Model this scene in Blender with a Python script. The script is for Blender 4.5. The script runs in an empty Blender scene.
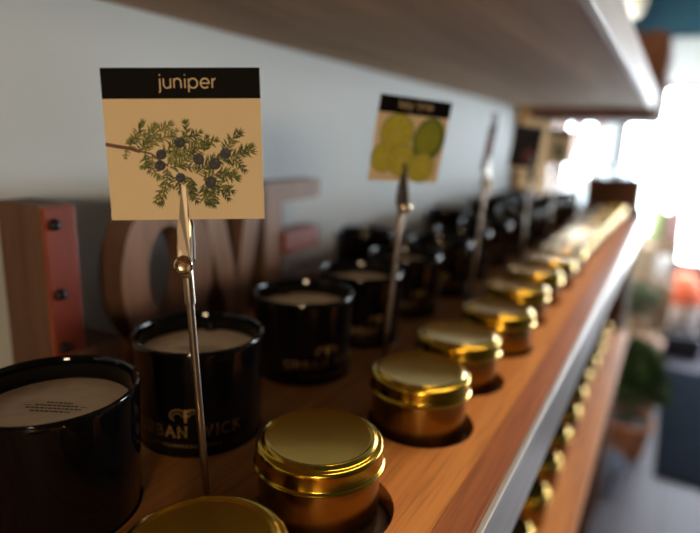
import bpy, bmesh, math, random
from mathutils import Vector, Matrix
random.seed(7)
S = bpy.context.scene
COL = S.collection
PI = math.pi

# ------------------------------------------------------------------ camera
cd = bpy.data.cameras.new('camera'); co = bpy.data.objects.new('camera', cd); COL.objects.link(co)
F_PX, PITCH, YAW, ROLL = 559.2, math.radians(12.92), math.radians(29.43), math.radians(1.98)
fw = Vector((-math.sin(YAW)*math.cos(PITCH), math.cos(YAW)*math.cos(PITCH), -math.sin(PITCH)))
rt = fw.cross(Vector((0, 0, 1))).normalized(); up = rt.cross(fw)
r2 = rt*math.cos(ROLL) + up*math.sin(ROLL); u2 = up*math.cos(ROLL) - rt*math.sin(ROLL)
m = Matrix((r2, u2, -fw)).transposed().to_4x4(); m.translation = Vector((.43, 0, .19))
co.matrix_world = m
cd.sensor_width = 36; cd.lens = F_PX/700*36; cd.clip_start = .01; cd.clip_end = 60
cd.dof.use_dof = True; cd.dof.focus_distance = .265; cd.dof.aperture_fstop = 3.6
S.camera = co

# ------------------------------------------------------------------ world, lights, exposure
w = bpy.data.worlds.new('world'); S.world = w; w.use_nodes = True
bg = w.node_tree.nodes['Background']
bg.inputs[0].default_value = (.86, .94, 1.0, 1); bg.inputs[1].default_value = 26.0
def area(name, loc, target, sx, sy, power, color):
    l = bpy.data.lights.new(name, 'AREA'); l.shape = 'RECTANGLE'; l.size = sx; l.size_y = sy
    l.energy = power; l.color = color
    o = bpy.data.objects.new(name, l); COL.objects.link(o); o.location = loc
    o.rotation_euler = (Vector(target)-Vector(loc)).to_track_quat('-Z', 'Y').to_euler()
    return o
# daylight comes from the bright street outside; portals mark the glazed openings
for nm, loc, tgt, sx, sy in (('shopfront_portal', (1.6, 4.49, .0), (1.6, 0, .0), 3.1, 1.2), ('side_window_portal', (-.01, 3.25, .285), (2, 3.25, .285), 2.1, .67)):
    o = area(nm, loc, tgt, sx, sy, 1, (1, 1, 1)); o.data.cycles.is_portal = True
# warm ceiling light over the aisle
area('aisle_lamp_light', (.64, .90, 1.505), (.64, .90, 0), .18, 1.5, 27.0, (1.0, .80, .55)).rotation_euler = (0, 0, 0)
area('added_floor_lamp_light', (1.05, -1.15, .27), (.25, .2, .17), .20, .16, 9.8, (1.0, .72, .42))  # low warm light added behind the camera to brighten the cards
vs = S.view_settings
vs.view_transform = 'Standard'; vs.look = 'None'; vs.exposure = 0.0; vs.gamma = 1.0; vs.use_curve_mapping = False

# ------------------------------------------------------------------ materials
def new_mat(name):
    mt = bpy.data.materials.new(name); mt.use_nodes = True
    return mt, mt.node_tree, mt.node_tree.nodes['Principled BSDF']
def mat(name, col, rough=.5, metal=0, coat=0, noise=.0, nscale=60, bump=0, trans=0, emit=None, spec=.5, ior=1.5):
    mt, nt, b = new_mat(name)
    b.inputs['Base Color'].default_value = (*col, 1); b.inputs['Roughness'].default_value = rough
    b.inputs['Metallic'].default_value = metal; b.inputs['Coat Weight'].default_value = coat
    b.inputs['Coat Roughness'].default_value = .04
    b.inputs['Specular IOR Level'].default_value = spec; b.inputs['IOR'].default_value = ior
    b.inputs['Transmission Weight'].default_value = trans
    if emit:
        b.inputs['Emission Color'].default_value = (*emit[:3], 1); b.inputs['Emission Strength'].default_value = emit[3]
    if noise or bump:
        tc = nt.nodes.new('ShaderNodeTexCoord'); n = nt.nodes.new('ShaderNodeTexNoise')
        n.inputs['Scale'].default_value = nscale; n.inputs['Detail'].default_value = 5
        nt.links.new(tc.outputs['Object'], n.inputs['Vector'])
        if noise:
            r = nt.nodes.new('ShaderNodeValToRGB')
            r.color_ramp.elements[0].position = .3; r.color_ramp.elements[1].position = .7
            r.color_ramp.elements[0].color = (*[c*(1-noise) for c in col], 1)
            r.color_ramp.elements[1].color = (*[min(1, c*(1+noise)) for c in col], 1)
            nt.links.new(n.outputs['Fac'], r.inputs['Fac']); nt.links.new(r.outputs['Color'], b.inputs['Base Color'])
        if bump:
            bp = nt.nodes.new('ShaderNodeBump'); bp.inputs['Strength'].default_value = bump; bp.inputs['Distance'].default_value = .002
            nt.links.new(n.outputs['Fac'], bp.inputs['Height']); nt.links.new(bp.outputs['Normal'], b.inputs['Normal'])
    return mt
def wood(name, dark, light, rough=.45, scale=(60, 3, 60), pores=.35, bump=.15, spec=.4):
    mt, nt, b = new_mat(name)
    tc = nt.nodes.new('ShaderNodeTexCoord'); mp = nt.nodes.new('ShaderNodeMapping'); mp.inputs['Scale'].default_value = scale
    n1 = nt.nodes.new('ShaderNodeTexNoise'); n1.inputs['Scale'].default_value = 1; n1.inputs['Detail'].default_value = 6; n1.inputs['Distortion'].default_value = .6
    mp2 = nt.nodes.new('ShaderNodeMapping'); mp2.inputs['Scale'].default_value = [s*9 if s > 20 else s*6 for s in scale]
    n2 = nt.nodes.new('ShaderNodeTexNoise'); n2.inputs['Scale'].default_value = 1; n2.inputs['Detail'].default_value = 3
    r1 = nt.nodes.new('ShaderNodeValToRGB'); r1.color_ramp.elements[0].position = .32; r1.color_ramp.elements[1].position = .68
    r1.color_ramp.elements[0].color = (*dark, 1); r1.color_ramp.elements[1].color = (*light, 1)
    r2_ = nt.nodes.new('ShaderNodeValToRGB'); r2_.color_ramp.elements[0].position = .3; r2_.color_ramp.elements[1].position = .5
    r2_.color_ramp.elements[0].color = (1-pores,)*3+(1,); r2_.color_ramp.elements[1].color = (1, 1, 1, 1)
    mx = nt.nodes.new('ShaderNodeMix'); mx.data_type = 'RGBA'; mx.blend_type = 'MULTIPLY'; mx.inputs['Factor'].default_value = 1
    L = nt.links.new
    L(tc.outputs['Object'], mp.inputs['Vector']); L(tc.outputs['Object'], mp2.inputs['Vector'])
    L(mp.outputs['Vector'], n1.inputs['Vector']); L(mp2.outputs['Vector'], n2.inputs['Vector'])
    L(n1.outputs['Fac'], r1.inputs['Fac']); L(n2.outputs['Fac'], r2_.inputs['Fac'])
    L(r1.outputs['Color'], mx.inputs['A']); L(r2_.outputs['Color'], mx.inputs['B']); L(mx.outputs['Result'], b.inputs['Base Color'])
    bp = nt.nodes.new('ShaderNodeBump'); bp.inputs['Strength'].default_value = bump; bp.inputs['Distance'].default_value = .001
    L(n2.outputs['Fac'], bp.inputs['Height']); L(bp.outputs['Normal'], b.inputs['Normal'])
    b.inputs['Roughness'].default_value = rough; b.inputs['Specular IOR Level'].default_value = spec
    return mt
def planks(name, c1, c2, gap, size=(.14, 1.2), rough=.35):
    mt, nt, b = new_mat(name); L = nt.links.new
    tc = nt.nodes.new('ShaderNodeTexCoord'); mp = nt.nodes.new('ShaderNodeMapping'); mp.inputs['Rotation'].default_value = (0, 0, PI/2)
    br = nt.nodes.new('ShaderNodeTexBrick'); br.inputs['Color1'].default_value = (*c1, 1); br.inputs['Color2'].default_value = (*c2, 1)
    br.inputs['Mortar'].default_value = (*gap, 1); br.inputs['Scale'].default_value = 1; br.inputs['Mortar Size'].default_value = .003
    br.inputs['Brick Width'].default_value = size[1]; br.inputs['Row Height'].default_value = size[0]
    L(tc.outputs['Object'], mp.inputs['Vector']); L(mp.outputs['Vector'], br.inputs['Vector']); L(br.outputs['Color'], b.inputs['Base Color'])
    b.inputs['Roughness'].default_value = rough; b.inputs['Specular IOR Level'].default_value = .15
    return mt
M = {}
M['wall'] = mat('wall_paint', (.66, .73, .755), .75, noise=.03, nscale=3)
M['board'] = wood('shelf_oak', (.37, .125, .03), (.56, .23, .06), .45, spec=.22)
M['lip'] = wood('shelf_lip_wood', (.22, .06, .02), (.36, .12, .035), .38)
M['base_wood_shaded'] = wood('shelf_base_wood_shaded', (.035, .018, .010), (.06, .03, .016), .7, spec=.15)  # wood darkened so the hole bottoms carry their shade in the colour
M['underside'] = wood('dusty_board', (.25, .140, .064), (.43, .265, .14), .6, scale=(14, 1.2, 14), pores=.15)
M['alu'] = wood('brushed_trim', (.50, .47, .46), (.62, .60, .60), .33, scale=(80, 2, 80), pores=.12, bump=.05)
M['alu'].node_tree.nodes['Principled BSDF'].inputs['Metallic'].default_value = .75
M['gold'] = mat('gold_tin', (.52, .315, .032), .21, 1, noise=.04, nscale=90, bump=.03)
M['goldbody_shaded'] = mat('gold_tin_body_shaded', (.27, .175, .05), .24, 1, noise=.04, nscale=90)  # tin gold darkened, dim reflections on the sides put into the colour
M['goldink'] = mat('gold_print', (.27, .155, .05), .6, .25)
M['glass'] = mat('black_glass', (.003, .003, .0035), .06, 0, noise=.3, nscale=40, spec=.4)
M['paper'] = mat('kraft_cover', (.90, .68, .44), .9, spec=.1, noise=.08, nscale=160, bump=.08)
M['print'] = mat('cover_print', (.14, .10, .07), .95, noise=.1, spec=.05)
M['wick'] = mat('wick_tab', (.06, .045, .03), .8, noise=.2)
M['card'] = mat('cream_card', (.86, .70, .46), .85, spec=.12, noise=.02, nscale=30)
M['band'] = mat('card_black_ink', (.004, .0035, .003), .7, noise=.1, spec=.12)
M['ink'] = mat('card_lettering', (.80, .62, .38), .6, noise=.02)
M['steel'] = mat('clip_steel', (.32, .265, .215), .32, 1, noise=.05, nscale=200)
M['brass'] = mat('clip_brass', (.75, .58, .36), .22, 1, noise=.04, nscale=200)
M['twig'] = mat('twig_print', (.16, .07, .05), .7, noise=.2, nscale=300)
M['leafa'] = mat('needle_print_dark', (.045, .07, .012), .7, noise=.2, nscale=300)
M['leafb'] = mat('needle_print_mid', (.13, .16, .028), .7, noise=.2, nscale=300)
M['leafc'] = mat('needle_print_pale', (.26, .26, .075), .7, noise=.2, nscale=300)
M['berry'] = mat('berry_print', (.018, .020, .032), .6, noise=.4, nscale=500)
M['berryl'] = mat('berry_print_bloom', (.06, .07, .10), .6, noise=.4, nscale=500)
M['limedark'] = mat('lime_peel_print', (.13, .19, .015), .6, noise=.3, nscale=120)
M['limemid'] = mat('lime_rim_print', (.30, .33, .02), .6, noise=.1, nscale=120)
M['limelight'] = mat('lime_flesh_print', (.56, .50, .03), .6, noise=.15, nscale=200)
M['limepale'] = mat('lime_pith_print', (.60, .54, .16), .6, noise=.1)
M['underside'].node_tree.nodes['Principled BSDF'].inputs['Roughness'].default_value = .75
M['dusky'] = mat('dusky_print', (.04, .036, .04), .95, spec=.03, noise=.4, nscale=80)
M['rosy'] = mat('rosy_print', (.22, .09, .08), .95, noise=.4, nscale=80, spec=.03)
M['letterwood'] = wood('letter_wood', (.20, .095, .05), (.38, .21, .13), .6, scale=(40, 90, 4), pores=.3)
M['letterside_shaded'] = wood('letter_wood_shaded', (.10, .05, .03), (.16, .08, .05), .65, scale=(40, 90, 4), pores=.3)  # letter wood again, with the shade on the sides put into its colour
M['fascia'] = wood('fascia_wood', (.40, .34, .315), (.52, .455, .43), .5, scale=(20, 2, 20), pores=.1)
M['redwood'] = wood('letter_red_paint', (.22, .04, .022), (.34, .075, .04), .5, scale=(30, 30, 6), pores=.25)
M['bolt'] = mat('bolt_black', (.03, .03, .035), .35, .8, noise=.2)
M['tanwood'] = wood('tan_board', (.38, .22, .08), (.50, .31, .12), .95, scale=(10, 10, 2), spec=.05)
M['brownwood'] = wood('brown_cabinet', (.065, .026, .015), (.11, .046, .025), .75, spec=.1, scale=(8, 8, 2))
M['crate'] = wood('crate_wood', (.20, .12, .07), (.33, .22, .14), .7, scale=(6, 6, 30))
M['floor'] = planks('floor_planks', (.085, .078, .10), (.07, .066, .085), (.035, .032, .038), rough=.55)
M['darkwall'] = mat('dark_wall_paint', (.03, .022, .018), .8, noise=.1, nscale=5)
M['ceil'] = mat('ceiling_paint', (.05, .085, .095), .8, noise=.03, nscale=4)
M['teal'] = mat('teal_paint', (.007, .052, .075), .7, noise=.08, nscale=5)
M['white'] = mat('white_paint', (.46, .46, .43), .6, noise=.03, nscale=6)
M['frame'] = mat('window_frame_paint', (.10, .06, .045), .5, noise=.1, nscale=12)
M['mat'] = mat('slate_mat', (.010, .013, .018), 1.0, spec=.0, noise=.3, nscale=120, bump=.2)
M['shade'] = mat('lantern_paper', (.80, .74, .60), .8, noise=.04, nscale=20, emit=(1, .85, .6, .12))
M['globe'] = mat('globe_glass', (.85, .86, .85), .3, noise=.02, emit=(1, .97, .9, .6))
M['leaf'] = mat('leaf_green', (.035, .075, .02), .5, noise=.4, nscale=30)
M['leafgrey'] = mat('leaf_grey_green', (.16, .19, .11), .6, noise=.3, nscale=30)
M['terra'] = mat('terracotta', (.42, .17, .08), .8, noise=.15, nscale=25)
M['soil'] = mat('soil', (.03, .02, .015), .95, noise=.4, nscale=80)
M['blue'] = mat('blue_grey_enamel', (.22, .27, .38), .4, noise=.08, nscale=15)
M['pinkbag'] = mat('pinkish_pot_glaze', (.50, .33, .25), .6, noise=.35, nscale=22)
M['tanbox'] = mat('tan_cardboard', (.42, .31, .20), .8, noise=.08, nscale=20)
M['jar'] = mat('white_ceramic', (.80, .76, .72), .35, noise=.03)
M['glassjar'] = mat('pale_glass_jar', (.75, .86, .92), .1, trans=.7, noise=.03)
M['palegreen'] = mat('pale_green_plastic', (.48, .58, .28), .5, noise=.05)
M['pink'] = mat('pink_plastic', (.60, .36, .36), .5, noise=.05)
M['orange'] = mat('orange_weave', (.72, .13, .045), .7, noise=.2, nscale=60, bump=.3)
M['whitew'] = mat('white_weave', (.85, .76, .72), .7, noise=.08, nscale=60, bump=.3)
M['blackbag'] = mat('black_canvas', (.012, .014, .028), .7, noise=.3, nscale=80, bump=.2)
# clear pane
mt, nt, b = new_mat('window_glass'); nt.nodes.remove(b)
gl = nt.nodes.new('ShaderNodeBsdfGlossy'); gl.inputs['Roughness'].default_value = .02
tr = nt.nodes.new('ShaderNodeBsdfTransparent'); mxs = nt.nodes.new('ShaderNodeMixShader'); mxs.inputs[0].default_value = .05
nt.links.new(tr.outputs[0], mxs.inputs[1]); nt.links.new(gl.outputs[0], mxs.inputs[2]); nt.links.new(mxs.outputs[0], nt.nodes['Material Output'].inputs[0])
M['pane'] = mt

# ------------------------------------------------------------------ mesh helpers
def link(name, bm, mats, parent=None, smooth=False, loc=None):
    me = bpy.data.meshes.new(name); bmesh.ops.recalc_face_normals(bm, faces=bm.faces); bm.to_mesh(me); bm.free()
    for k in (mats if isinstance(mats, (list, tuple)) else [mats]): me.materials.append(M[k] if isinstance(k, str) else k)
    if smooth:
        for p in me.polygons: p.use_smooth = True
        me.set_sharp_from_angle(angle=math.radians(38))
    o = bpy.data.objects.new(name, me); COL.objects.link(o)
    if loc: o.location = loc
    if parent: o.parent = parent
    return o
def box(bm, a, b, bev=0, mi=0):
    x0, y0, z0 = a; x1, y1, z1 = b
    t = bmesh.new()
    bmesh.ops.create_cube(t, size=1, matrix=Matrix.Translation(((x0+x1)/2, (y0+y1)/2, (z0+z1)/2)) @ Matrix.Diagonal((x1-x0, y1-y0, z1-z0, 1)))
    if bev: bmesh.ops.bevel(t, geom=t.edges[:], offset=bev, segments=2, affect='EDGES', profile=.5)
    merge(bm, t, mi)
def merge(bm, t, mi=0, mtx=None):
    vm = {}
    for v in t.verts: vm[v] = bm.verts.new(mtx @ v.co if mtx else v.co)
    for f in t.faces:
        try: nf = bm.faces.new([vm[v] for v in f.verts]); nf.material_index = mi if mi is not None else f.material_index
        except ValueError: pass
    t.free()
def B(): return bmesh.new()
def boxes(*bs, bev=0):
    bm = B()
    for a, b in bs: box(bm, a, b, bev)
    return bm
def lathe(prof, seg=64, bm=None, c=(0, 0, 0), mi=0):
    bm = bm or B(); rings = []
    for r, z in prof:
        if r < 1e-6: rings.append([bm.verts.new((c[0], c[1], c[2]+z))])
        else: rings.append([bm.verts.new((c[0]+r*math.cos(2*PI*i/seg), c[1]+r*math.sin(2*PI*i/seg), c[2]+z)) for i in range(seg)])
    for A, Bq in zip(rings, rings[1:]):
        for i in range(seg):
            j = (i+1) % seg
            if len(A) == 1 and len(Bq) == 1: continue
            if len(A) == 1: f = [A[0], Bq[j], Bq[i]]
            elif len(Bq) == 1: f = [A[i], A[j], Bq[0]]
            else: f = [A[i], A[j], Bq[j], Bq[i]]
            bm.faces.new(f).material_index = mi
    return bm
def tube(pts, r, seg=16, bm=None, mi=0, cap=True):
    bm = bm or B(); pts = [Vector(p) for p in pts]; rs = r if isinstance(r, (list, tuple)) else [r]*len(pts); prev = None; n = None
    for i, p in enumerate(pts):
        d = (pts[min(i+1, len(pts)-1)]-pts[max(i-1, 0)]).normalized()
        if n is None: n = d.orthogonal().normalized()
        n = (n - d*n.dot(d)).normalized(); b_ = d.cross(n)
        ring = [bm.verts.new(p+(n*math.cos(2*PI*k/seg)+b_*math.sin(2*PI*k/seg))*rs[i]) for k in range(seg)]
        if prev:
            for k in range(seg): bm.faces.new([prev[k], prev[(k+1) % seg], ring[(k+1) % seg], ring[k]]).material_index = mi
        elif cap: bm.faces.new(ring[::-1]).material_index = mi
        prev = ring
    if cap: bm.faces.new(prev).material_index = mi
    return bm
def prism(poly, d0, d1, axis='x', bm=None, mi=0, mi_side=None):
    """extrude a closed 2D outline; axis x: outline lies in (y, z)"""
    bm = bm or B()
    def P(a, b, d): return (d, a, b) if axis == 'x' else (a, d, b) if axis == 'y' else (a, b, d)
    A = [bm.verts.new(P(a, b, d0)) for a, b in poly]; Cc = [bm.verts.new(P(a, b, d1)) for a, b in poly]
    f1 = bm.faces.new(A); f2 = bm.faces.new(Cc); f1.normal_update(); f2.normal_update(); f1.material_index = f2.material_index = mi
    for i in range(len(poly)):
        j = (i+1) % len(poly); bm.faces.new([A[i], A[j], Cc[j], Cc[i]]).material_index = mi if mi_side is None else mi_side
    bmesh.ops.triangulate(bm, faces=[f1, f2])
    return bm
def tag(o, label, cat, group=None, kind=None):
    if label: o['label'] = label
    if cat: o['category'] = cat
    if group: o['group'] = group
    if kind: o['kind'] = kind
    return o
def thing(name, loc, label, cat, group=None, rz=0):
    o = bpy.data.objects.new(name, None); COL.objects.link(o); o.location = loc; o.rotation_euler = (0, 0, rz); o.empty_display_size = .03
    return tag(o, label, cat, group)
def struct(name, bm, m_, parent=None):
    o = link(name, bm, m_, parent)
    if not parent: o['kind'] = 'structure'
    return o
def copy_tree(o, loc, rz=0, label=None, group=None):
    c = o.copy(); COL.objects.link(c); c.location = loc; c.rotation_euler = (0, 0, rz)
    if label: c['label'] = label
    if group: c['group'] = group
    def rec(src, dst):
        for ch in list(src.children):
            k = ch.copy(); COL.objects.link(k); k.parent = dst; rec(ch, k)
    rec(o, c)
    return c

# ---- stroke lettering: polylines in em units, drawn as flat ribbons
def arc(cx, cy, rx, ry, a0, a1, n=18):
    return [(cx+rx*math.cos(math.radians(a0+(a1-a0)*i/n)), cy+ry*math.sin(math.radians(a0+(a1-a0)*i/n))) for i in range(n+1)]
LOW = {  # geometric lower-case, x-height 1
 'j': (.35, [[(.2, 1), (.2, -.25)] + arc(-.02, -.25, .22, .2, 0, -75, 8)[1:], [(.2, 1.32), (.2, 1.46)]]),
 'u': (1.0, [[(.1, 1), (.1, .42)] + arc(.48, .42, .38, .42, 180, 360)[1:] + [(.86, 1)], [(.86, .5), (.86, 0)]]),
 'n': (1.0, [[(.1, 0), (.1, 1)], [(.1, .55)] + arc(.48, .58, .38, .42, 180, 0)[0:] + [(.86, 0)]]),
 'i': (.32, [[(.16, 0), (.16, 1)], [(.16, 1.32), (.16, 1.46)]]),
 'p': (1.18, [[(.1, 1), (.1, -.45)], arc(.58, .5, .48, .5, 0, 360, 32)]),
 'e': (1.12, [[(.08, .5), (1.02, .5)] + arc(.55, .5, .47, .5, 0, 318, 30)[1:]]),
 'r': (.55, [[(.1, 0), (.1, 1)], [(.1, .5)] + arc(.5, .5, .4, .48, 180, 92, 10)]),
 'k': (.85, [[(.1, 0), (.1, 1.5)], [(.1, .45), (.72, 1)], [(.3, .62), (.78, 0)]]),
 'y': (.9, [[(.05, 1), (.45, .05)], [(.85, 1), (.25, -.45)]]),
 'l': (.32, [[(.16, 0), (.16, 1.5)]]),
 'm': (1.5, [[(.1, 0), (.1, 1)], [(.1, .6)] + arc(.42, .65, .32, .35, 180, 0, 12) + [(.74, 0)], [(.74, .6)] + arc(1.06, .65, .32, .35, 180, 0, 12) + [(1.38, 0)]]),
 ' ': (.55, [])}
CAP = {
 'U': (.95, [[(.12, 1), (.12, .38)] + arc(.46, .38, .34, .38, 180, 360)[1:] + [(.8, 1)], [(0, 1), (.26, 1)], [(.68, 1), (.92, 1)]]),
 'R': (.9, [[(.15, 0), (.15, 1), (.45, 1)] + arc(.45, .74, .28, .26, 90, -90, 12)[1:] + [(.15, .48)], [(.42, .48), (.82, 0)], [(.03, 0), (.28, 0)]]),
 'B': (.85, [[(.15, 0), (.15, 1), (.42, 1)] + arc(.42, .76, .25, .24, 90, -90, 12)[1:] + [(.15, .52)], [(.42, .52)] + arc(.45, .26, .3, .26, 90, -90, 12)[1:] + [(.03, 0)]]),
 'A': (1.0, [[(.08, 0), (.48, 1), (.9, 0)], [(.24, .35), (.74, .35)], [(0, 0), (.2, 0)], [(.76, 0), (1, 0)]]),
 'N': (1.0, [[(.14, 0), (.14, 1), (.82, 0), (.82, 1)], [(.02, 0), (.27, 0)], [(.7, 1), (.95, 1)]]),
 'W': (1.35, [[(.1, 1), (.38, 0), (.66, 1), (.94, 0), (1.24, 1)], [(0, 1), (.22, 1)], [(1.12, 1), (1.35, 1)]]),
 'I': (.4, [[(.2, 0), (.2, 1)], [(.06, 0), (.34, 0)], [(.06, 1), (.34, 1)]]),
 'C': (.95, [arc(.5, .5, .43, .5, 50, 310, 26)]),
 'K': (.9, [[(.15, 0), (.15, 1)], [(.15, .42), (.75, 1)], [(.36, .6), (.85, 0)], [(.03, 0), (.28, 0)], [(.03, 1), (.28, 1)]]),
 ' ': (.6, [])}
def lay(text, font, h, gap=.12):
    x = 0; out = []
    for ch in text:
        wd, st = font[ch]
        for s in st: out.append([((x+a)*h, b*h) for a, b in s])
        x += wd+gap
    tot = (x-gap)*h
    return [[(a-tot/2, b) for a, b in s] for s in out], tot
def ribbon(bm, pts, wd, place, mi=0):
    """flat band along a polyline; place(u, v) gives the point on the surface"""
    P = [Vector((a, b)) for a, b in pts]; P = [p for i, p in enumerate(P) if i == 0 or (p-P[i-1]).length > 1e-7]
    if len(P) < 2: return
    prev = None
    for i, p in enumerate(P):
        d0 = (p-P[i-1]).normalized() if i else (P[1]-p).normalized()
        d1 = (P[i+1]-p).normalized() if i < len(P)-1 else d0
        t = (d0+d1)
        if t.length < .3:
            t = d0.copy()
        t.normalize(); n = Vector((-t.y, t.x)); k = wd/2/max(.5, abs(n.dot(Vector((-d0.y, d0.x)))))
        a, b_ = p+n*k, p-n*k
        cur = (bm.verts.new(place(a.x, a.y)), bm.verts.new(place(b_.x, b_.y)))
        if prev: bm.faces.new([prev[0], prev[1], cur[1], cur[0]]).material_index = mi
        prev = cur
def disc(bm, c, rx, ry, place, mi=0, n=28, rot=0, a0=0, a1=360):
    cs, sn = math.cos(rot), math.sin(rot)
    pts = []
    full = abs(a1-a0) >= 360
    for i in range(n if full else n+1):
        a = math.radians(a0+(a1-a0)*i/n); x, y = rx*math.cos(a), ry*math.sin(a)
        pts.append(bm.verts.new(place(c[0]+x*cs-y*sn, c[1]+x*sn+y*cs)))
    bm.faces.new(pts).material_index = mi

# ------------------------------------------------------------------ the room
FZ, CZ, FARY = -1.1, 1.55, 4.5
struct('floor', boxes(((-.1, -2.6, FZ-.05), (3.3, FARY+.1, FZ))), 'floor')
struct('ceiling', boxes(((-.1, -2.6, CZ), (3.3, FARY+.1, CZ+.05))), 'ceil')
WY0, WY1, WZ0, WZ1 = 2.2, 4.3, -.05, .62
struct('wall_left', boxes(((-.1, -2.6, FZ), (0, WY0, CZ)), ((-.1, WY0, FZ), (0, WY1, WZ0)), ((-.1, WY0, WZ1), (0, WY1, CZ)), ((-.1, WY1, FZ), (0, FARY, CZ))), 'wall')
# far wall: glazed shopfront with a header beam and a dark teal panel over it
struct('wall_far', boxes(((-.1, FARY, FZ), (.05, FARY+.1, .64)), ((3.15, FARY, FZ), (3.3, FARY+.1, .64)), ((-.1, FARY, .64), (3.3, FARY+.1, CZ))), 'wall')
struct('trim_1', boxes(((-.0, FARY-.07, .65), (3.2, FARY-.001, .905)), bev=.01), 'white')
struct('trim_2', boxes(((-.0, FARY-.05, .906), (3.2, FARY-.001, CZ-.001))), 'teal')
struct('wall_right', boxes(((3.2, -2.6, FZ), (3.3, FARY, CZ))), 'darkwall')
struct('wall_rear', boxes(((-.1, -2.7, FZ), (3.3, -2.6, CZ))), 'darkwall')
def window(name, fr, pane):
    w_ = struct(name, fr, 'frame'); g = link('pane', pane, 'pane', w_)
    return w_
bm = boxes(((-.08, WY0, WZ0), (-.02, WY1, WZ0+.05)), ((-.08, WY0, WZ1-.05), (-.02, WY1, WZ1)), bev=.004)
for y in (WY0, 2.45, 2.80, 3.30, WY1-.05): box(bm, (-.08, y, WZ0+.05), (-.02, y+.05, WZ1-.05), .004)
window('window_1', bm, boxes(((-.053, WY0+.01, WZ0+.01), (-.047, WY1-.01, WZ1-.01))))
bm = boxes(((.05, FARY+.02, .58), (3.15, FARY+.08, .639)), ((.05, FARY+.02, FZ), (3.15, FARY+.08, -.58)), bev=.004)
for x in (.05, 1.3, 2.2, 3.09): box(bm, (x, FARY+.02, -.58), (x+.06, FARY+.08, .58), .004)
window('window_2', bm, boxes(((.06, FARY+.047, -.60), (3.14, FARY+.053, .6))))
struct('trim_3', boxes(((0.0005, 1.74, FZ), (.022, WY0-.001, .9)), bev=.003), 'tanwood')

# ------------------------------------------------------------------ shelves
SY0, SY1 = -.25, 1.735
TIN_R, TIN_H = .0335, .0498
HOLE_R = .0368
tins = [(.294, .134), (.288, .226), (.298, .338), (.295, .425), (.302, .520), (.296, .620)]
y = .716
while y < 1.69: tins.append((.296+random.uniform(-.003, .003), y+random.uniform(-.004, .004))); y += .0955
holes = [(t[0]-.001, t[1]-.002) for t in tins]
holes[0] = (.298, .132); holes[1] = (.2935, .2235); holes[2] = (.3005, .3365); holes[3] = (.2985, .4235)
holes = [(h[0], h[1], HOLE_R) for h in [(.296, .03), (.296, -.07)] + holes]
front = [(.18, .149), (.18, .249), (.18, .368), (.18, .465), (.18, .57)]
y = .674
while y < 1.68: front.append((.18+random.uniform(-.004, .004), y+random.uniform(-.004, .004))); y += .104
back = [(.07, .675), (.07, 1.0), (.075, 1.25), (.07, 1.36), (.07, 1.47), (.072, 1.58)]
holes += [(c[0], c[1], .0395) for c in front+back]
SH = thing('display_shelf', (.187, .74, -.045), 'long orange wooden shelf with round tin holes and a brushed metal front edge', 'shelf')
SHo = Vector((.187, .74, -.045))
def rel(bm, o): bmesh.ops.translate(bm, verts=bm.verts[:], vec=-Vector(o)); return bm
# drilled top board, made from a flat filled outline with round openings
cu = bpy.data.curves.new('outline', 'CURVE'); cu.dimensions = '2D'; cu.fill_mode = 'BOTH'; cu.extrude = .006
def add_poly(pts):
    s = cu.splines.new('POLY'); s.points.add(len(pts)-1); s.use_cyclic_u = True
    for p, q in zip(s.points, pts): p.co = (q[0], q[1], 0, 1)
add_poly([(.001, SY0), (.350, SY0), (.350, SY1), (.001, SY1)])
for hx, hy, hr in holes: add_poly([(hx+hr*math.cos(2*PI*i/56), hy-hr*math.sin(2*PI*i/56)) for i in range(56)])
co_ = bpy.data.objects.new('outline', cu); COL.objects.link(co_)
me = bpy.data.meshes.new_from_object(co_.evaluated_get(bpy.context.evaluated_depsgraph_get()))
bpy.data.objects.remove(co_); bpy.data.curves.remove(cu)
bm = B(); bm.from_mesh(me); bpy.data.meshes.remove(me)
bmesh.ops.translate(bm, verts=bm.verts[:], vec=(0, 0, -.006))
for f in bm.faces: f.smooth = False
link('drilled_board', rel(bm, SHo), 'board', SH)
link('base_board', rel(boxes(((.001, SY0, -.045), (.3695, SY1, -.0122))), SHo), 'base_wood_shaded', SH)
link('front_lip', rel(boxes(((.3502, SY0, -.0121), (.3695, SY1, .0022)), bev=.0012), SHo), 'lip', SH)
o = link('metal_trim', rel(boxes(((.3697, SY0, -.047), (.3735, SY1, .0035)), bev=.0008), SHo), 'alu', SH)
o['label'] = 'brushed metal front edge strip'

US = thing('overhead_shelf', (.18, .74, .293), 'dusty brown wooden shelf overhead along the wall', 'shelf')
USo = Vector((.18, .74, .293))
link('shelf_board', rel(boxes(((.001, SY0-.4, .294), (.352, SY1-.02, .322))), USo), 'underside', US)
o = link('front_edge', rel(boxes(((.3525, SY0-.4, .291), (.362, SY1-.02, .336)), bev=.0012), USo), 'fascia', US)
o['label'] = 'pale painted front edge strip'

LZ = -.335
LS = thing('lower_shelf', (.19, .9, LZ-.03), 'orange wooden shelf below, seen past the metal edge', 'shelf')
link('shelf_board', rel(boxes(((.001, SY0, LZ-.03), (.3665, SY1+.02, LZ)), bev=.001), (.19, .9, LZ-.03)), 'board', LS)
link('front_edge', rel(boxes(((.3668, SY0, LZ-.035), (.379, SY1+.02, LZ+.001)), bev=.0015), (.19, .9, LZ-.03)), 'board', LS)

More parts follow.
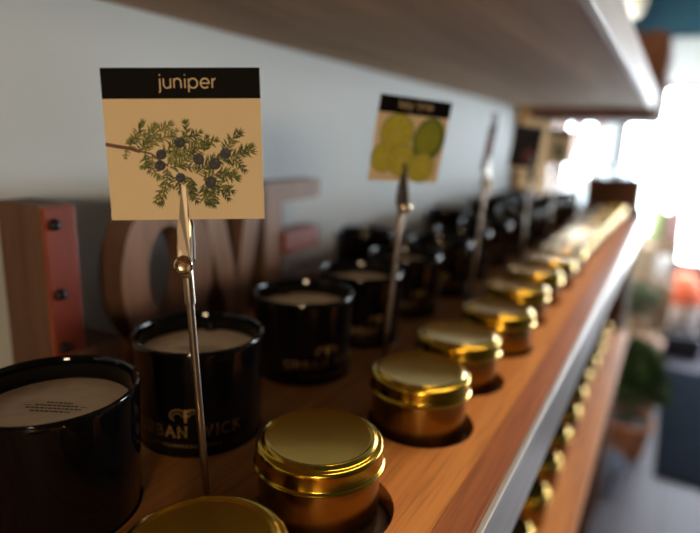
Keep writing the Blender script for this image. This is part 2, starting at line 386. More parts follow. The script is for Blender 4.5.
# ------------------------------------------------------------------ gold tins
def ordinal(n):
    return ['first', 'second', 'third', 'fourth', 'fifth', 'sixth', 'seventh', 'eighth', 'ninth', 'tenth', 'eleventh', 'twelfth', 'thirteenth', 'fourteenth', 'fifteenth', 'sixteenth', 'seventeenth', 'eighteenth', 'nineteenth', 'twentieth'][n]
H = TIN_H
body_prof = [(0, 0), (.0305, 0), (.0318, .0006), (.0322, .002), (.0322, H-.009), (.0315, H-.006), (.0312, H-.003), (0, H-.003)]
lid_prof = [(0, H-.0010), (.0262, H-.0010), (.0274, H-.0007), (.0283, H-.0001), (.0289, H), (.0295, H-.0004), (.0301, H-.0016), (.0308, H-.0021),
            (.0321, H-.0021), (.0329, H-.0024), (.0335, H-.0033), (.0336, H-.0050), (.0336, H-.0112), (.0339, H-.0119), (.0345, H-.0123), (.0348, H-.0129), (.0345, H-.0136), (.0338, H-.0138), (.0329, H-.0132)]
T0 = thing('candle_tin', (tins[0][0], tins[0][1], -.012), 'round gold tin nearest the camera, half cut off by the bottom of the photo', 'tin', 'gold tins along the shelf')
link('tin_body', lathe(body_prof), 'goldbody_shaded', T0, True)
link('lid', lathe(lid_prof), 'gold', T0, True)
tl = {1: 'round gold tin in full view, just right of the foot of the juniper sign', 2: 'round gold tin at the foot of the key lime sign, third along the row',
      3: 'fourth gold tin from the near end of the upper row'}
for i, (x, y) in enumerate(tins[1:], 1):
    copy_tree(T0, (x, y, -.012), random.uniform(0, 6), tl.get(i, '%s gold tin from the near end of the upper row' % ordinal(i)))
y = .648; k = 0
while y < 1.72:
    copy_tree(T0, (.306+random.uniform(-.003, .003), y, LZ), random.uniform(0, 6), 'gold tin on the lower shelf, %s from the near end of that row' % ordinal(k), 'gold tins on the lower shelf')
    y += .0985; k += 1

# ------------------------------------------------------------------ candles
RC, CH, RB = .0413, .0787, .0385
CZ0 = -.0117
COVER_Z = CH-.0125
glass_prof = [(0, 0), (RB-.004, 0), (RB-.001, .0012), (RB, .004), (RC-.0003, CH-.004), (RC, CH-.002), (RC-.0004, CH-.0006), (RC-.0013, CH), (RC-.0026, CH-.0006), (RC-.0031, CH-.002),
              (RC-.0034, CH-.006), (RC-.0042, COVER_Z-.006), (0, COVER_Z-.006)]
def candle(loc, rz, label, group):
    o = thing('jar_candle', loc, label, 'candle', group, rz)
    link('glass', lathe(glass_prof, 80), 'glass', o, True)
    # paper dust cover with a printed block and a cut-out at the wick
    RP = RC-.0043
    bm = B(); n = 72; ring = []
    for i in range(n):
        a = 2*PI*i/n; ring.append((RP*math.cos(a), RP*math.sin(a)))
    prism(ring, COVER_Z-.0006, COVER_Z, 'z', bm)
    cv = link('dust_cover', bm, 'paper', o)
    bm = B(); pl = lambda u, v: (v, -u, COVER_Z+.00015)
    rr = random.Random(3)
    for ln, (w0, yy) in enumerate([(.013, .0065), (.022, .0035), (.028, .0005), (.020, -.0025)]):
        x = -w0/2
        while x < w0/2:
            d = rr.uniform(.001, .0022); ribbon(bm, [(x, yy), (min(x+d, w0/2), yy)], .0013, pl); x += d+.0006
    ribbon(bm, [(-.016, .003), (-.0125, .003)], .0005, pl); ribbon(bm, [(.0125, .003), (.016, .003)], .0005, pl)
    link('printed_text', bm, 'print', cv)
    bm = B(); disc(bm, (0, -RP+.0005), .005, .0046, pl, 0, 18, 0, 0, 180); box(bm, (-RP+.0012, -.0012, COVER_Z+.0001), (-RP+.0030, .0012, COVER_Z+.0050), .0003)
    link('wick_tab', bm, 'wick', cv)
    # gold print on the front of the glass, local front = +x
    bm = B()
    def pc(u, v):
        r = RB+(RC-RB)*(v/CH)+.00025
        return (r*math.cos(u/.040), r*math.sin(u/.040), v)
    st, tot = lay('URBAN WICK', CAP, .0068, .16)
    sc_ = .068/tot
    for s in st: ribbon(bm, [(a*sc_, .0253+b) for s_ in [s] for a, b in s_], .00085, pc)
    x = -.022
    rr = random.Random(5)
    while x < .022:
        d = rr.uniform(.0011, .0016); ribbon(bm, [(x, .0185), (x, .0206)], .0005, pc); ribbon(bm, [(x, .0185+rr.choice([0, .0010, .0021])), (x+d, .0185+rr.choice([0, .0010, .0021]))], .0004, pc); x += d+.0011
    # flame crest between two curved sprigs
    for sg in (-1, 1):
        ribbon(bm, [(sg*a, b) for a, b in arc(.0042, .0395, .0052, .0038, 200, -60, 18)], .00055, pc)
        ribbon(bm, [(sg*a, b) for a, b in arc(.0048, .0390, .0027, .0020, 180, -20, 12)], .0004, pc)
    ribbon(bm, [(0, .0350), (0, .0430)], .0012, pc); ribbon(bm, [(0, .0430), (.0024, .0420)], .001, pc); ribbon(bm, [(0, .0398), (.0020, .0390)], .001, pc)
    link('front_print', bm, 'goldink', o)
    return o
FG = 'black candles in the front row'
C0 = candle((.18, .149, CZ0), math.radians(117), 'black glass candle nearest the camera, cut off by the left edge, printed paper cover showing', FG)
az = {1: -58, 2: -28, 3: -34, 4: -40}
cl = {1: 'black glass candle lettered URBAN WICK, right behind the rod of the juniper sign', 2: 'black glass candle behind and left of the large gold tin, third in the front row',
      3: 'black glass candle left of the key lime sign rod, fourth in the front row'}
for i, (x, y) in enumerate(front[1:], 1):
    copy_tree(C0, (x, y, CZ0), math.radians(az.get(i, random.uniform(-70, 0))), cl.get(i, 'black glass candle, %s from the near end of the front row' % ordinal(i)), FG)
bl = ['black glass candle by the wall just past the wooden letter E', 'black glass candle by the wall, standing alone between the lime sign and the edge-on sign']
for i, (x, y) in enumerate(back):
    copy_tree(C0, (x, y, CZ0), math.radians(random.uniform(-80, 10)), bl[i] if i < 2 else 'black glass candle, %s from the near end of the row by the wall' % ordinal(i), 'black candles by the wall')

# ------------------------------------------------------------------ wooden letters spelling LOVE
LX0, LX1, LH = .036, .064, .138
def letter(name, bm, y, label):
    o = thing(name, (.05, y, .0005), label, 'letter', 'wooden letters against the wall')
    link('letter_body', rel(bm, (.05, y, .0)), ['letterwood', 'letterside_shaded'], o)
    return o
def yz(pts): return pts
bm = prism([(.221, 0), (.280, 0), (.280, .028), (.246, .028), (.246, LH), (.221, LH)], .014, LX1, 'x', None, 0, 1)
lo = letter('wooden_letter', bm, .235, 'wooden letter L with a rust red bolted face, at the left edge')
pl_ = link('face_plate', rel(boxes(((LX1+.0003, .2215, .029), (LX1+.004, .2455, LH-.001)), bev=.0012), (.05, .235, .0)), 'redwood', lo)
pl_['label'] = 'rust red face strip'
for z in (.125, .0755, .036):
    link('bolt', rel(lathe([(0, .0042), (.0020, .0040), (.0036, .0026), (.0042, 0)], 20, None, (0, 0, 0)), (0, 0, 0)), 'bolt', pl_, True)
    ob = COL.objects[-1] if False else bpy.data.objects[[k.name for k in pl_.children][-1]]
    ob.location = (LX1+.0042-.05, .2285-.235, z); ob.rotation_euler = (0, PI/2, 0)
# O
bm = B(); n = 64; cy, cz = .3335, LH/2+.001; ro = (.0505, LH/2+.001); ri = (.024, LH/2-.027)
rings = []
for (rx, rz_), d in (((ro), LX0), ((ro), LX1), ((ri), LX1), ((ri), LX0)):
    rings.append([bm.verts.new((d, cy+rx*math.cos(2*PI*i/n), cz+rz_*math.sin(2*PI*i/n))) for i in range(n)])
for q in range(4):
    A, Bq = rings[q], rings[(q+1) % 4]
    for i in range(n):
        bm.faces.new([A[i], A[(i+1) % n], Bq[(i+1) % n], Bq[i]]).material_index = 0 if q in (1, 3) else 1
letter('wooden_letter', bm, cy, 'wooden letter O partly hidden by the juniper card')
# V
bm = prism([(.372, LH), (.398, LH), (.4205, .045), (.440, LH), (.465, LH), (.433, .001), (.408, .001)], LX0, LX1-.002, 'x', None, 0, 1)
letter('wooden_letter', bm, .42, 'wooden letter V standing right of the juniper sign rod')
# E
bm = prism([(.468, 0), (.574, 0), (.574, .026), (.499, .026), (.499, LH-.020), (.574, LH-.018), (.574, LH+.003), (.468, LH+.003)], LX0, LX1-.004, 'x', None, 0, 1)
eo = letter('wooden_letter', bm, .52, 'wooden letter E with a rust red middle bar, last of the four')
mb = link('middle_bar', rel(boxes(((LX0, .4995, .059), (LX1, .5695, .085)), bev=.0015), (.05, .52, .0)), 'redwood', eo)
mb['label'] = 'rust red middle bar'

# ------------------------------------------------------------------ sign clips and scent cards
CW, CHH = .0678, .0650
def frame_of(center, yaw, px, py):
    return Matrix.Translation(center) @ Matrix.Rotation(yaw, 4, 'Z') @ Matrix.Rotation(px, 4, 'X') @ Matrix.Rotation(py, 4, 'Y')
def scent_card(name, center, yaw, px, py, label):
    bm = B(); t = .0002
    box(bm, (-CW/2, -t, -CHH/2), (CW/2, t, CHH/2))
    o = link(name, bm, 'card'); o.matrix_world = frame_of(center, yaw, px, py)
    tag(o, label, 'sign', 'scent cards held in clips')
    bm = B(); box(bm, (-CW/2, -t-.0001, CHH/2-.0128), (CW/2, -t-.00002, CHH/2)); link('header_band', bm, 'band', o)
    return o
def lettering(o, text, h, dx=0):
    bm = B(); st, tot = lay(text, LOW, h, .14)
    for s in st: ribbon(bm, [(a+dx, b+CHH/2-.0084) for a, b in s], h*.14, lambda u, v: (u, -.00036, v))
    link('lettering', bm, 'ink', o)
def clip_stand(base, pivot, yaw, label):
    b0 = Vector(base); p = Vector(pivot)
    o = thing('clip_stand', b0, label, 'sign holder', 'clip stands between candles and tins')
    link('base', lathe([(0, 0), (.011, 0), (.0115, .0006), (.0113, .0022), (.010, .003), (.004, .0036), (0, .0036)], 32), 'steel', o, True)
    rp = p-b0; d = rp.normalized(); top = rp-d*.006
    link('rod', tube([Vector((0, 0, .003)), top*.5, top-d*.012, top], [.0019]*4, 14), 'steel', o, True)
    link('collar', tube([top-d*.014, top-d*.0005, top+d*.003], [.00255, .00255, .0022], 16), 'steel', o, True)
    R = Matrix.Translation(rp) @ Matrix.Rotation(yaw, 4, 'Z')
    def put(bm): bmesh.ops.transform(bm, matrix=R, verts=bm.verts[:]); return bm
    # tapering jaw with folded sides; in front of and behind the card
    outline = [(u_*.96, v_) for u_, v_ in [(-.0031, -.001), (.0031, -.001), (.0033, .008), (.0032, .0165), (.0022, .0205), (.0016, .030), (.0011, .0345), (0, .0352), (-.0011, .0345), (-.0016, .030), (-.0022, .0205), (-.0032, .0165), (-.0033, .008)]]
    for sg, nm in ((-1, 'front_jaw'), (1, 'back_jaw')):
        bm = B()
        A = [bm.verts.new((u, sg*(.0042-.0035*min(1, max(0, v/.034))**.8), v)) for u, v in outline]
        Bv = [bm.verts.new((u, sg*(.0050-.0035*min(1, max(0, v/.034))**.8), v)) for u, v in outline]
        bm.faces.new(A); bm.faces.new(Bv)
        for i in range(len(outline)): bm.faces.new([A[i], A[(i+1) % len(outline)], Bv[(i+1) % len(outline)], Bv[i]])
        for s2 in (-1, 1):   # folded side cheeks
            prism([(sg*.0048, 0.0), (sg*.0048, .008), (sg*.0020, .017), (sg*.0009, .015), (sg*.0009, .001)], s2*.0026, s2*.0031, 'x', bm)
        link(nm, put(bm), 'steel', o)
    bm = lathe([(0, .0004), (.0016, .0003), (.0026, .0006), (.0034, .0010), (.0041, .0005), (.0043, -.0006), (.0040, -.0014), (0, -.0014)], 28)
    bmesh.ops.transform(bm, matrix=Matrix.Translation((0, -.0066, -.0005)) @ Matrix.Rotation(PI/2, 4, 'X'), verts=bm.verts[:])
    link('pivot_cap', put(bm), 'brass', o, True)
    bm = tube([(0, .0050, -.0005), (0, -.0052, -.0005)], .0019, 16); box(bm, (-.0024, -.003, -.0075), (.0024, .003, .001), .0006)
    link('pivot_block', put(bm), 'steel', o, True)
    return o
R_ = math.radians
# juniper
ya1 = R_(31.8)
clip_stand((.2480, .1840, .0005), (.2420, .1809, .1325), ya1, 'steel clip stand in sharp focus holding the juniper card')
c1 = scent_card('scent_card', Vector((.2423, .1814, .1845)), ya1, R_(-3), R_(-2.3), 'square cream card headed juniper with a berry sprig picture')
lettering(c1, 'juniper', .0039, .0028)
bm = B(); layer = [0]
def cp(X, Y):   # picture coordinates of the card face -> local point
    u = (X-30)/657.0-.5; v = .5-(Y+182)/657.0
    return (u*CW*.99, v*CHH)
def place_l(dz): return lambda u, v: (u, -.00024-dz, v)
rr = random.Random(11)
def sprig(pts, ln=30, dens=9, mats=(2, 3), twig=5, taper=True):
    P = [Vector(p) for p in pts]
    ribbon(bm, [cp(*p) for p in P], twig*CW/657, place_l(.00001), 1)
    tot = sum((P[i+1]-P[i]).length for i in range(len(P)-1)); acc = 0; s = 6; side = 1
    while s < tot:
        a = s; i = 0
        while i < len(P)-2 and a > (P[i+1]-P[i]).length: a -= (P[i+1]-P[i]).length; i += 1
        d = (P[i+1]-P[i]).normalized(); q = P[i]+d*a
        for sg in (-1, 1):
            an = sg*math.radians(rr.uniform(30, 75)); dd = Vector((d.x*math.cos(an)-d.y*math.sin(an), d.x*math.sin(an)+d.y*math.cos(an)))
            L = ln*1.22*rr.uniform(.7, 1.15)*(1-.25*s/tot if taper else 1); e = q+dd*L; nn = Vector((-dd.y, dd.x))*rr.uniform(3.4, 4.8); md = q+dd*L*.45
            mi = rr.choice(mats); dz = .00002+rr.random()*.00006
            vs_ = [bm.verts.new(place_l(dz)(*cp(*w_))) for w_ in (q+nn*.4, md+nn, e, md-nn, q-nn*.4)]
            bm.faces.new(vs_).material_index = mi
        s += dens*1.2*rr.uniform(.75, 1.25)
    d = (P[-1]-P[-2]).normalized()
    for an in (-25, 0, 25):
        a = math.radians(an); dd = Vector((d.x*math.cos(a)-d.y*math.sin(a), d.x*math.sin(a)+d.y*math.cos(a))); e = P[-1]+dd*ln*.9; nn = Vector((-dd.y, dd.x))*3.6; md = P[-1]+dd*ln*.4
        bm.faces.new([bm.verts.new(place_l(.00005)(*cp(*w_))) for w_ in (P[-1], md+nn, e, md-nn)]).material_index = rr.choice(mats)
ribbon(bm, [cp(*p) for p in [(26, 140), (75, 150), (125, 158), (170, 172)]], 15*CW/657, place_l(.000015), 1)
ribbon(bm, [cp(*p) for p in [(165, 170), (215, 182), (285, 238)]], 8*CW/657, place_l(.000015), 1)
D, Mi, Pa = 2, 3, 4
sprig([(125, 155), (150, 115), (175, 80), (185, 55)], 32, 10, (Mi, Pa, D)); sprig([(110, 140), (140, 120), (185, 100)], 26, 10, (Pa, Mi)); sprig([(115, 158), (108, 190)], 22, 16, (Pa,))
sprig([(190, 175), (215, 125), (250, 85), (300, 58)], 34, 9, (Pa, Mi)); sprig([(215, 140), (250, 120), (300, 105), (320, 90)], 32, 9, (Pa, Mi)); sprig([(170, 170), (200, 130), (210, 90), (235, 65)], 30, 9, (Pa, Mi, D))
sprig([(190, 180), (195, 215), (200, 250)], 30, 11, (Mi, D)); sprig([(220, 190), (215, 240), (235, 280)], 32, 10, (Mi, Pa)); sprig([(185, 195), (200, 235), (180, 240)], 26, 11, (Mi,))
sprig([(250, 200), (290, 165), (320, 130), (350, 130), (390, 110), (420, 95)], 32, 10, (Mi, D)); sprig([(365, 115), (372, 80), (368, 55)], 30, 11, (Mi, D)); sprig([(300, 190), (350, 180), (400, 150), (415, 130)], 34, 9, (Mi, Pa, D))
sprig([(310, 240), (350, 215), (400, 180), (440, 145), (485, 128)], 36, 9, (D, Mi)); sprig([(440, 175), (450, 140), (455, 120)], 30, 10, (Mi, D)); sprig([(280, 230), (310, 200), (330, 165)], 34, 8, (Pa, Mi))
sprig([(400, 270), (450, 230), (510, 205), (560, 195), (610, 180), (635, 178)], 44, 8, (D, Mi)); sprig([(530, 190), (545, 150), (565, 120), (590, 100)], 38, 10, (Mi, D)); sprig([(560, 210), (590, 230), (605, 250)], 36, 9, (D, Mi)); sprig([(590, 180), (620, 165), (640, 155)], 30, 9, (Mi, D))
sprig([(430, 300), (480, 275), (530, 280), (570, 290)], 40, 8, (D, Mi)); sprig([(480, 300), (520, 330), (545, 345)], 38, 9, (D, Mi)); sprig([(500, 270), (540, 265), (560, 270)], 34, 9, (Mi,)); sprig([(470, 320), (520, 360), (530, 375)], 34, 10, (D,))
sprig([(440, 310), (450, 350), (460, 395)], 38, 8, (Mi, D)); sprig([(430, 320), (430, 370), (440, 395)], 34, 9, (Mi, D)); sprig([(470, 330), (480, 370), (475, 405)], 30, 10, (D, Mi))
sprig([(280, 245), (275, 300), (262, 345), (245, 395)], 36, 10, (Mi, D)); sprig([(265, 325), (240, 355), (225, 385)], 30, 11, (Mi, Pa)); sprig([(275, 310), (295, 325)], 26, 10, (Mi,))
sprig([(330, 275), (325, 310), (330, 345)], 34, 10, (D, Mi)); sprig([(360, 280), (375, 330), (395, 385)], 34, 10, (Mi, D)); sprig([(380, 290), (385, 330), (380, 370)], 30, 10, (D,)); sprig([(290, 245), (330, 235), (390, 245)], 34, 9, (Pa, Mi, D))
for i, (X, Y, r) in enumerate([(340, 135, 23), (258, 186, 22), (251, 234, 23), (335, 288, 21), (416, 208, 24), (485, 228, 26), (532, 184, 23), (462, 311, 24)]):
    disc(bm, cp(X, Y), r*CW/657, r*CHH/657, place_l(.00010), 5, 26); 
    for q in range(5):
        a = rr.uniform(0, 6.28); disc(bm, cp(X+r*.5*math.cos(a)-3, Y+r*.5*math.sin(a)-4), 4.5*CW/657, 3.5*CHH/657, place_l(.000115), 6, 8)
link('sprig_picture', bm, ['card', 'twig', 'leafa', 'leafb', 'leafc', 'berry', 'berryl'], c1)

# key lime
ya2 = R_(59.2)
clip_stand((.2360, .4080, .0005), (.2430, .4136, .138), ya2, 'steel clip stand holding the key lime card')
c2 = scent_card('scent_card', Vector((.2464, .4152, .1895)), ya2, R_(8.9), R_(2.4), 'square cream card headed key lime with cut limes picture')
lettering(c2, 'key lime', .0042)
bm = B()
def lp(u, v): return ((u-.5)*CW, (.5-v)*CHH)
def lime_slice(u, v, r, dz, rot=0):
    disc(bm, lp(u, v), r, r*.97, place_l(dz), 0); disc(bm, lp(u, v), r*.90, r*.87, place_l(dz+.00001), 2); disc(bm, lp(u, v), r*.84, r*.81, place_l(dz+.00002), 1)
    c = lp(u, v)
    for k in range(8):
        a = rot+k*PI/4; ribbon(bm, [c, (c[0]+r*.82*math.cos(a), c[1]+r*.8*math.sin(a))], r*.05, place_l(dz+.00003), 2)
disc(bm, lp(.76, .47), .0155, .0175, place_l(.00001), 3, 32, -.25); disc(bm, lp(.745, .455), .0118, .0135, place_l(.00002), 0, 32, -.25)
lime_slice(.30, .42, .0155, .00002, .2)
lime_slice(.17, .72, .0122, .00004, .5); lime_slice(.42, .74, .0130, .00008, .1); lime_slice(.72, .82, .0128, .00012, .4)
link('lime_picture', bm, ['limemid', 'limelight', 'limepale', 'limedark'], c2)
# edge-on card, dark card, pale card farther along
ya3 = R_(99)
clip_stand((.2340, .6500, .0005), (.2406, .6516, .141), ya3, 'steel clip stand holding the edge-on card, third along the shelf')
c3 = scent_card('scent_card', Vector((.2418, .6521, .192)), ya3, R_(7), R_(-2), 'scent card seen edge-on, third along the shelf')
bm = B(); box(bm, (-CW/2+.0003, -.0003, -CHH/2+.0003), (CW/2-.0003, -.00022, CHH/2-.0128), 0, 0); disc(bm, (0, -.006), .018, .016, place_l(.0001), 1, 28); link('dark_picture', bm, ['dusky', 'rosy'], c3)
ya4 = R_(64)
clip_stand((.240, .890, .0005), (.240, .890, .138), ya4, 'steel clip stand holding the dark picture card, fourth along the shelf')
c4 = scent_card('scent_card', Vector((.2285, .8903, .184)), ya4, R_(4), R_(3), 'scent card with a dark picture, fourth along the shelf')
bm = B(); box(bm, (-CW/2+.0005, -.0003, -CHH/2+.004), (CW/2-.0005, -.00022, CHH/2-.0128), 0, 0); disc(bm, (.010, -.012), .014, .012, place_l(.0001), 1, 24); link('dark_picture', bm, ['dusky', 'rosy'], c4)
ya5 = R_(62)
clip_stand((.235, 1.13, .0005), (.235, 1.13, .138), ya5, 'steel clip stand holding the pale card, farthest of the five')
c5 = scent_card('scent_card', Vector((.2355, 1.1303, .188)), ya5, R_(2), R_(2), 'pale scent card with a green picture, farthest of the five')
bm = B(); disc(bm, (-.004, -.006), .013, .015, place_l(.00001), 0, 24); disc(bm, (.012, -.012), .010, .010, place_l(.00003), 1, 24); link('green_picture', bm, ['leafb', 'leafc'], c5)

# ------------------------------------------------------------------ far end: cabinets, crate, jars
t = thing('base_cabinet', (.175, 1.93, FZ+.0005), 'brown wooden base cabinet past the end of the shelf', 'cabinet')
link('carcass', rel(boxes(((.024, 1.80, FZ), (.345, 2.06, -.03)), bev=.003), (.175, 1.93, FZ)), 'brownwood', t)
link('cabinet_top', rel(boxes(((.024, 1.79, -.03), (.362, 2.07, -.006)), bev=.003), (.175, 1.93, FZ)), 'brownwood', t)
for i, ys in enumerate(((1.82, 1.925), (1.935, 2.04))):
    d = link('door', rel(boxes(((.3455, ys[0], FZ+.1), (.3555, ys[1], -.06)), bev=.002), (.175, 1.93, FZ)), 'brownwood', t)
    kz = lathe([(0, .018), (.008, .017), (.010, .012), (.005, .006), (.005, 0)], 20)
    bmesh.ops.transform(kz, matrix=Matrix.Translation((.3555-.175, (ys[1] if i == 0 else ys[0])+(-.03 if i == 0 else .03)-1.93, -.4-FZ)) @ Matrix.Rotation(PI/2, 4, 'Y'), verts=kz.verts[:])
    link('knob', kz, 'brass', d, True)
t = thing('wall_cabinet', (.19, 2.0, .268), 'brown wooden wall cabinet past the end of the overhead shelf', 'cabinet')
link('carcass', rel(boxes(((.001, 1.80, .268), (.362, 2.30, .50)), bev=.003), (.19, 2.0, .268)), 'brownwood', t)
for i, ys in enumerate(((1.815, 2.045), (2.055, 2.285))):
    d = link('door', rel(boxes(((.3625, ys[0], .278), (.374, ys[1], .49)), bev=.002), (.19, 2.0, .268)), 'brownwood', t)
    kz = lathe([(0, .016), (.007, .015), (.009, .010), (.004, .005), (.004, 0)], 20)
    bmesh.ops.transform(kz, matrix=Matrix.Translation((.374-.19, (ys[1] if i == 0 else ys[0])+(-.03 if i == 0 else .03)-2.0, .05)) @ Matrix.Rotation(PI/2, 4, 'Y'), verts=kz.verts[:])
    link('knob', kz, 'brass', d, True)
def crate(name, x0, y0, z0, x1, y1, z1, m_, label, cat='crate', group=None, nsl=3):
    o = thing(name, ((x0+x1)/2, (y0+y1)/2, z0), label, cat, group); org = ((x0+x1)/2, (y0+y1)/2, z0)
    hh = (z1-z0)/nsl
    bm = B()
    for i in range(nsl):
        a, b_ = z0+i*hh+hh*.04, z0+(i+1)*hh-hh*.04
        box(bm, (x0, y0, a), (x1, y0+.012, b_), .0015); box(bm, (x0, y1-.012, a), (x1, y1, b_), .0015)
        box(bm, (x0, y0+.0125, a), (x0+.012, y1-.0125, b_), .0015); box(bm, (x1-.012, y0+.0125, a), (x1, y1-.0125, b_), .0015)
    link('side_slats', rel(bm, org), m_, o)
    link('crate_top', rel(boxes(((x0+.0125, y0+.0125, z1-.014), (x1-.0125, y1-.0125, z1)), bev=.001), org), m_, o)
    bm = B()
    for cx in (x0+.0125, x1-.0325):
        for cy_ in (y0+.0125, y1-.0325): box(bm, (cx, cy_, z0), (cx+.02, cy_+.02, z1-.0145))
    link('corner_posts', rel(bm, org), m_, o)
    return o
crate('wooden_box', .205, 1.83, -.0055, .352, 2.02, .098, 'brownwood', 'dark red-brown wooden box standing beyond the end of the tin row', 'box')
def jar(x, y, z, r, h, m_, lid, label, grp=None):
    o = thing('jar', (x, y, z), label, 'jar', grp)
    link('jar_body', lathe([(0, 0), (r*.9, 0), (r, .006), (r, h*.75), (r*.8, h*.88), (r*.75, h*.9), (0, h*.9)], 36), m_, o, True)
    link('lid', lathe([(0, h*.9), (r*.82, h*.9), (r*.82, h), (r*.78, h*1.02), (0, h*1.02)], 36), lid, o, True)
    return o
jar(.245, 1.92, .0985, .022, .045, 'glassjar', 'alu', 'pale glass jar on the dark box, farther left of two', 'jars on the dark box')
jar(.305, 1.93, .0985, .026, .040, 'glassjar', 'alu', 'pale glass jar on the dark box, nearer the aisle', 'jars on the dark box')

# ------------------------------------------------------------------ aisle: mat, crates with plants and goods
bm = boxes(((.530, 2.38, FZ+.0005), (1.55, 3.72, FZ+.012)), bev=.004)
tag(link('floor_mat', bm, 'mat'), 'dark slate door mat on the aisle floor', 'mat')
def pot(o, r, h, m_):
    return link('pot', lathe([(0, 0), (r*.72, 0), (r*.75, .004), (r*.96, h*.84), (r*1.04, h*.85), (r*1.05, h), (r*.95, h), (r*.93, h*.9), (0, h*.9)], 36), m_, o, True)
def plant(x, y, z, r, h, fr, fh, potm, leafm, n, ll, label, seed):
    o = thing('potted_plant', (x, y, z), label, 'plant', 'potted plants beside the shelf'); p = pot(o, r, h, potm)
    link('soil', lathe([(0, h*.93), (r*.93, h*.91)], 30), 'soil', p)
    rg = random.Random(seed); bm = B()
    for i in range(n):
        th = rg.uniform(0, 2*PI); ph = rg.uniform(-.3, 1.45); q = rg.uniform(.55, 1)
        e = Vector((fr*q*math.cos(ph)*math.cos(th), fr*q*math.cos(ph)*math.sin(th), h+fh*.42+fh*.55*q*math.sin(ph)))
        d = (e-Vector((0, 0, h*.9))).normalized(); d = (d+Vector((rg.uniform(-.6, .6), rg.uniform(-.6, .6), rg.uniform(-.5, .3)))).normalized()
        s_ = d.cross(Vector((rg.uniform(-1, 1), rg.uniform(-1, 1), 1))).normalized()*ll*.24; nrm = d.cross(s_).normalized()*ll*.08
        a = e-d*ll*.5; b_ = e+d*ll*.5
        c0, c1_ = bm.verts.new(a), bm.verts.new(b_); m1, m2, m0 = bm.verts.new(e+s_-nrm), bm.verts.new(e-s_-nrm), bm.verts.new(e+nrm)
        bm.faces.new([c0, m1, m0]); bm.faces.new([c0, m0, m2]); bm.faces.new([m1, c1_, m0]); bm.faces.new([m0, c1_, m2])
    link('foliage', bm, leafm, o)
    bm = B()
    for i in range(9):
        th = i*2*PI/9; tube([(0.02*math.cos(th)*r/.1, .02*math.sin(th)*r/.1, h*.92), (fr*.3*math.cos(th), fr*.3*math.sin(th), h+fh*.35), (fr*.62*math.cos(th+.3), fr*.62*math.sin(th+.3), h+fh*.62)], [.004, .003, .0015], 6, bm)
    link('stems', bm, 'leaf', o)
    return o
G0 = FZ+.0005
o = thing('bucket', (.345, 2.17, G0), 'blue-grey enamel bucket on the floor under the lower shelf end', 'bucket')
link('bucket_body', lathe([(0, 0), (.055, 0), (.057, .003), (.078, .125), (.081, .127), (.079, .130), (.075, .127), (.054, .006), (0, .006)], 40), 'blue', o, True)
bm = tube([(.079*math.cos(a), 0, .12+.085*math.sin(a)) for a in [i*PI/16 for i in range(17)]], .0022, 8); link('handle', bm, 'steel', o, True)
plant(.405, 2.52, G0, .10, .16, .135, .36, 'terra', 'leaf', 420, .075, 'dark green leafy plant in an orange terracotta pot, nearest of the plants', 21)
CR = 'upturned crates beside the shelf'
crate('wooden_crate', .30, 2.70, G0, .50, 2.98, -.87, 'crate', 'low wooden crate right behind the terracotta potted plant', 'crate', CR)
o = thing('glazed_pot', (.41, 2.84, -.8695), 'pinkish mottled glazed pot on the lowest wooden crate', 'pot'); pot(o, .085, .19, 'pinkbag')
crate('wooden_crate', .28, 3.0, G0, .48, 3.25, -.74, 'crate', 'middle wooden crate under the grey-green plant', 'crate', CR)
plant(.36, 3.12, -.7395, .075, .11, .11, .16, 'tanbox', 'leafgrey', 260, .05, 'grey-green bushy plant in a tan pot on a crate', 33)
crate('wooden_crate', .28, 3.27, G0, .50, 3.58, -.50, 'crate', 'tall wooden crate holding the tan box and white jar', 'crate', CR)
o = thing('cardboard_box', (.35, 3.42, -.4995), 'tan cardboard box on the tall crate', 'box')
link('box_body', boxes(((-.06, -.06, 0), (.05, .06, .17)), bev=.002), 'tanbox', o); link('lid_flap', boxes(((-.062, -.062, .1705), (.052, .062, .176)), bev=.001), 'tanbox', o)
jar(.445, 3.40, -.4995, .042, .13, 'jar', 'jar', 'white ceramic jar beside the tan box')
crate('wooden_crate', .28, 3.60, G0, .52, 3.92, -.32, 'crate', 'tallest wooden crate farthest along the aisle', 'crate', CR)
def bottle(x, y, z, r, h, m_, label):
    o = thing('bottle', (x, y, z), label, 'bottle', 'bottles on the farthest crate')
    link('bottle_body', lathe([(0, 0), (r*.95, 0), (r, .005), (r, h*.62), (r*.8, h*.72), (r*.4, h*.8), (r*.38, h*.86), (0, h*.86)], 32), m_, o, True)
    link('cap', lathe([(0, h*.86), (r*.46, h*.86), (r*.46, h), (0, h)], 28), 'jar', o, True)
bottle(.385, 3.72, -.3195, .045, .24, 'palegreen', 'pale green bottle on the farthest crate')
bottle(.47, 3.76, -.3195, .045, .22, 'pink', 'pink bottle on the farthest crate, aisle side')
o = thing('laundry_basket', (.585, 4.22, G0), 'white basket with an orange domed lid on the floor by the glass front', 'basket')
link('basket_body', lathe([(0, 0), (.11, 0), (.115, .006), (.135, .30), (.14, .305), (.135, .31), (0, .31)], 44), 'whitew', o, True)
link('lid', lathe([(0, .50), (.05, .49), (.095, .445), (.125, .38), (.140, .325), (.141, .311), (0, .311)], 44), 'orange', o, True)
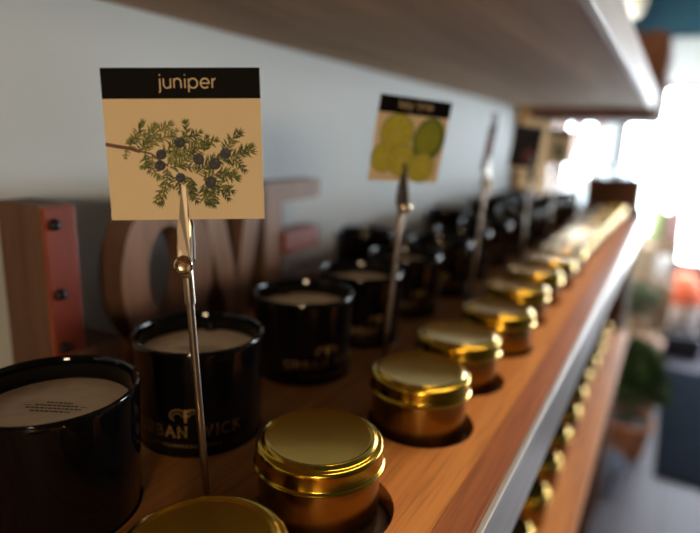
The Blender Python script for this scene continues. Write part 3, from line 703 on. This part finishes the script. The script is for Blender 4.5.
o = thing('canvas_bag', (.60, 4.0, G0), 'low black canvas bag on the floor in front of the orange-lidded basket', 'bag')
bm = boxes(((-.13, -.06, 0), (.13, .06, .15)), bev=.03); link('bag_body', bm, 'blackbag', o, True)
for yy in (-.03, .03): link('strap', tube([(.06*math.cos(a), yy, .145+.07*math.sin(a)) for a in [i*PI/14 for i in range(15)]], .006, 8), 'blackbag', o, True)
# lamps
o = thing('pendant_lantern', (.19, 2.75, .72), 'cream paper lantern hanging above the wall cabinet', 'lamp')
link('shade', lathe([(0, 0), (.02, .002), (.036, .02), (.044, .05), (.046, .10), (.046, .30), (.042, .34), (0, .35)], 40), 'shade', o, True)
link('cord', tube([(0, 0, .35), (0, 0, CZ-.72-.0005)], .003, 8), 'band', o)
o = thing('globe_lamp', (.735, 4.2, .73), 'round white globe lamp hanging at the right edge', 'lamp')
link('globe', lathe([(0, -.07)]+[(.07*math.cos(a), .07*math.sin(a)) for a in [(-80+i*10)*PI/180 for i in range(17)]]+[(0, .07)], 40), 'globe', o, True)
link('cord', tube([(0, 0, .069), (0, 0, CZ-.73-.0005)], .003, 8), 'band', o)
o = thing('ceiling_light', (.64, .90, CZ-.0005), 'long flat ceiling light over the aisle', 'lamp')
link('housing', boxes(((-.11, -.77, -.035), (.11, .77, 0)), bev=.006), 'white', o)
link('diffuser', boxes(((-.09, -.75, -.040), (.09, .75, -.0352))), 'globe', o)
o = thing('added_floor_lamp', (1.11, -1.29, FZ+.0005), 'added floor lamp with a cream drum shade, unseen in the aisle behind the photographer', 'lamp')  # unseen lamp added as a body for the low warm light
link('base', lathe([(0, 0), (.14, 0), (.14, .012), (.02, .03), (0, .03)], 40), 'band', o, True)
link('pole', tube([(0, 0, .028), (0, 0, 1.17)], .011, 14), 'steel', o, True)
link('lamp_shade', lathe([(.14, 1.15), (.11, 1.45), (.107, 1.45), (.137, 1.15)], 44), 'shade', o, True)
link('bulb', lathe([(0, 1.17), (.02, 1.18), (.032, 1.23), (.028, 1.27), (0, 1.29)], 24), 'globe', o, True)
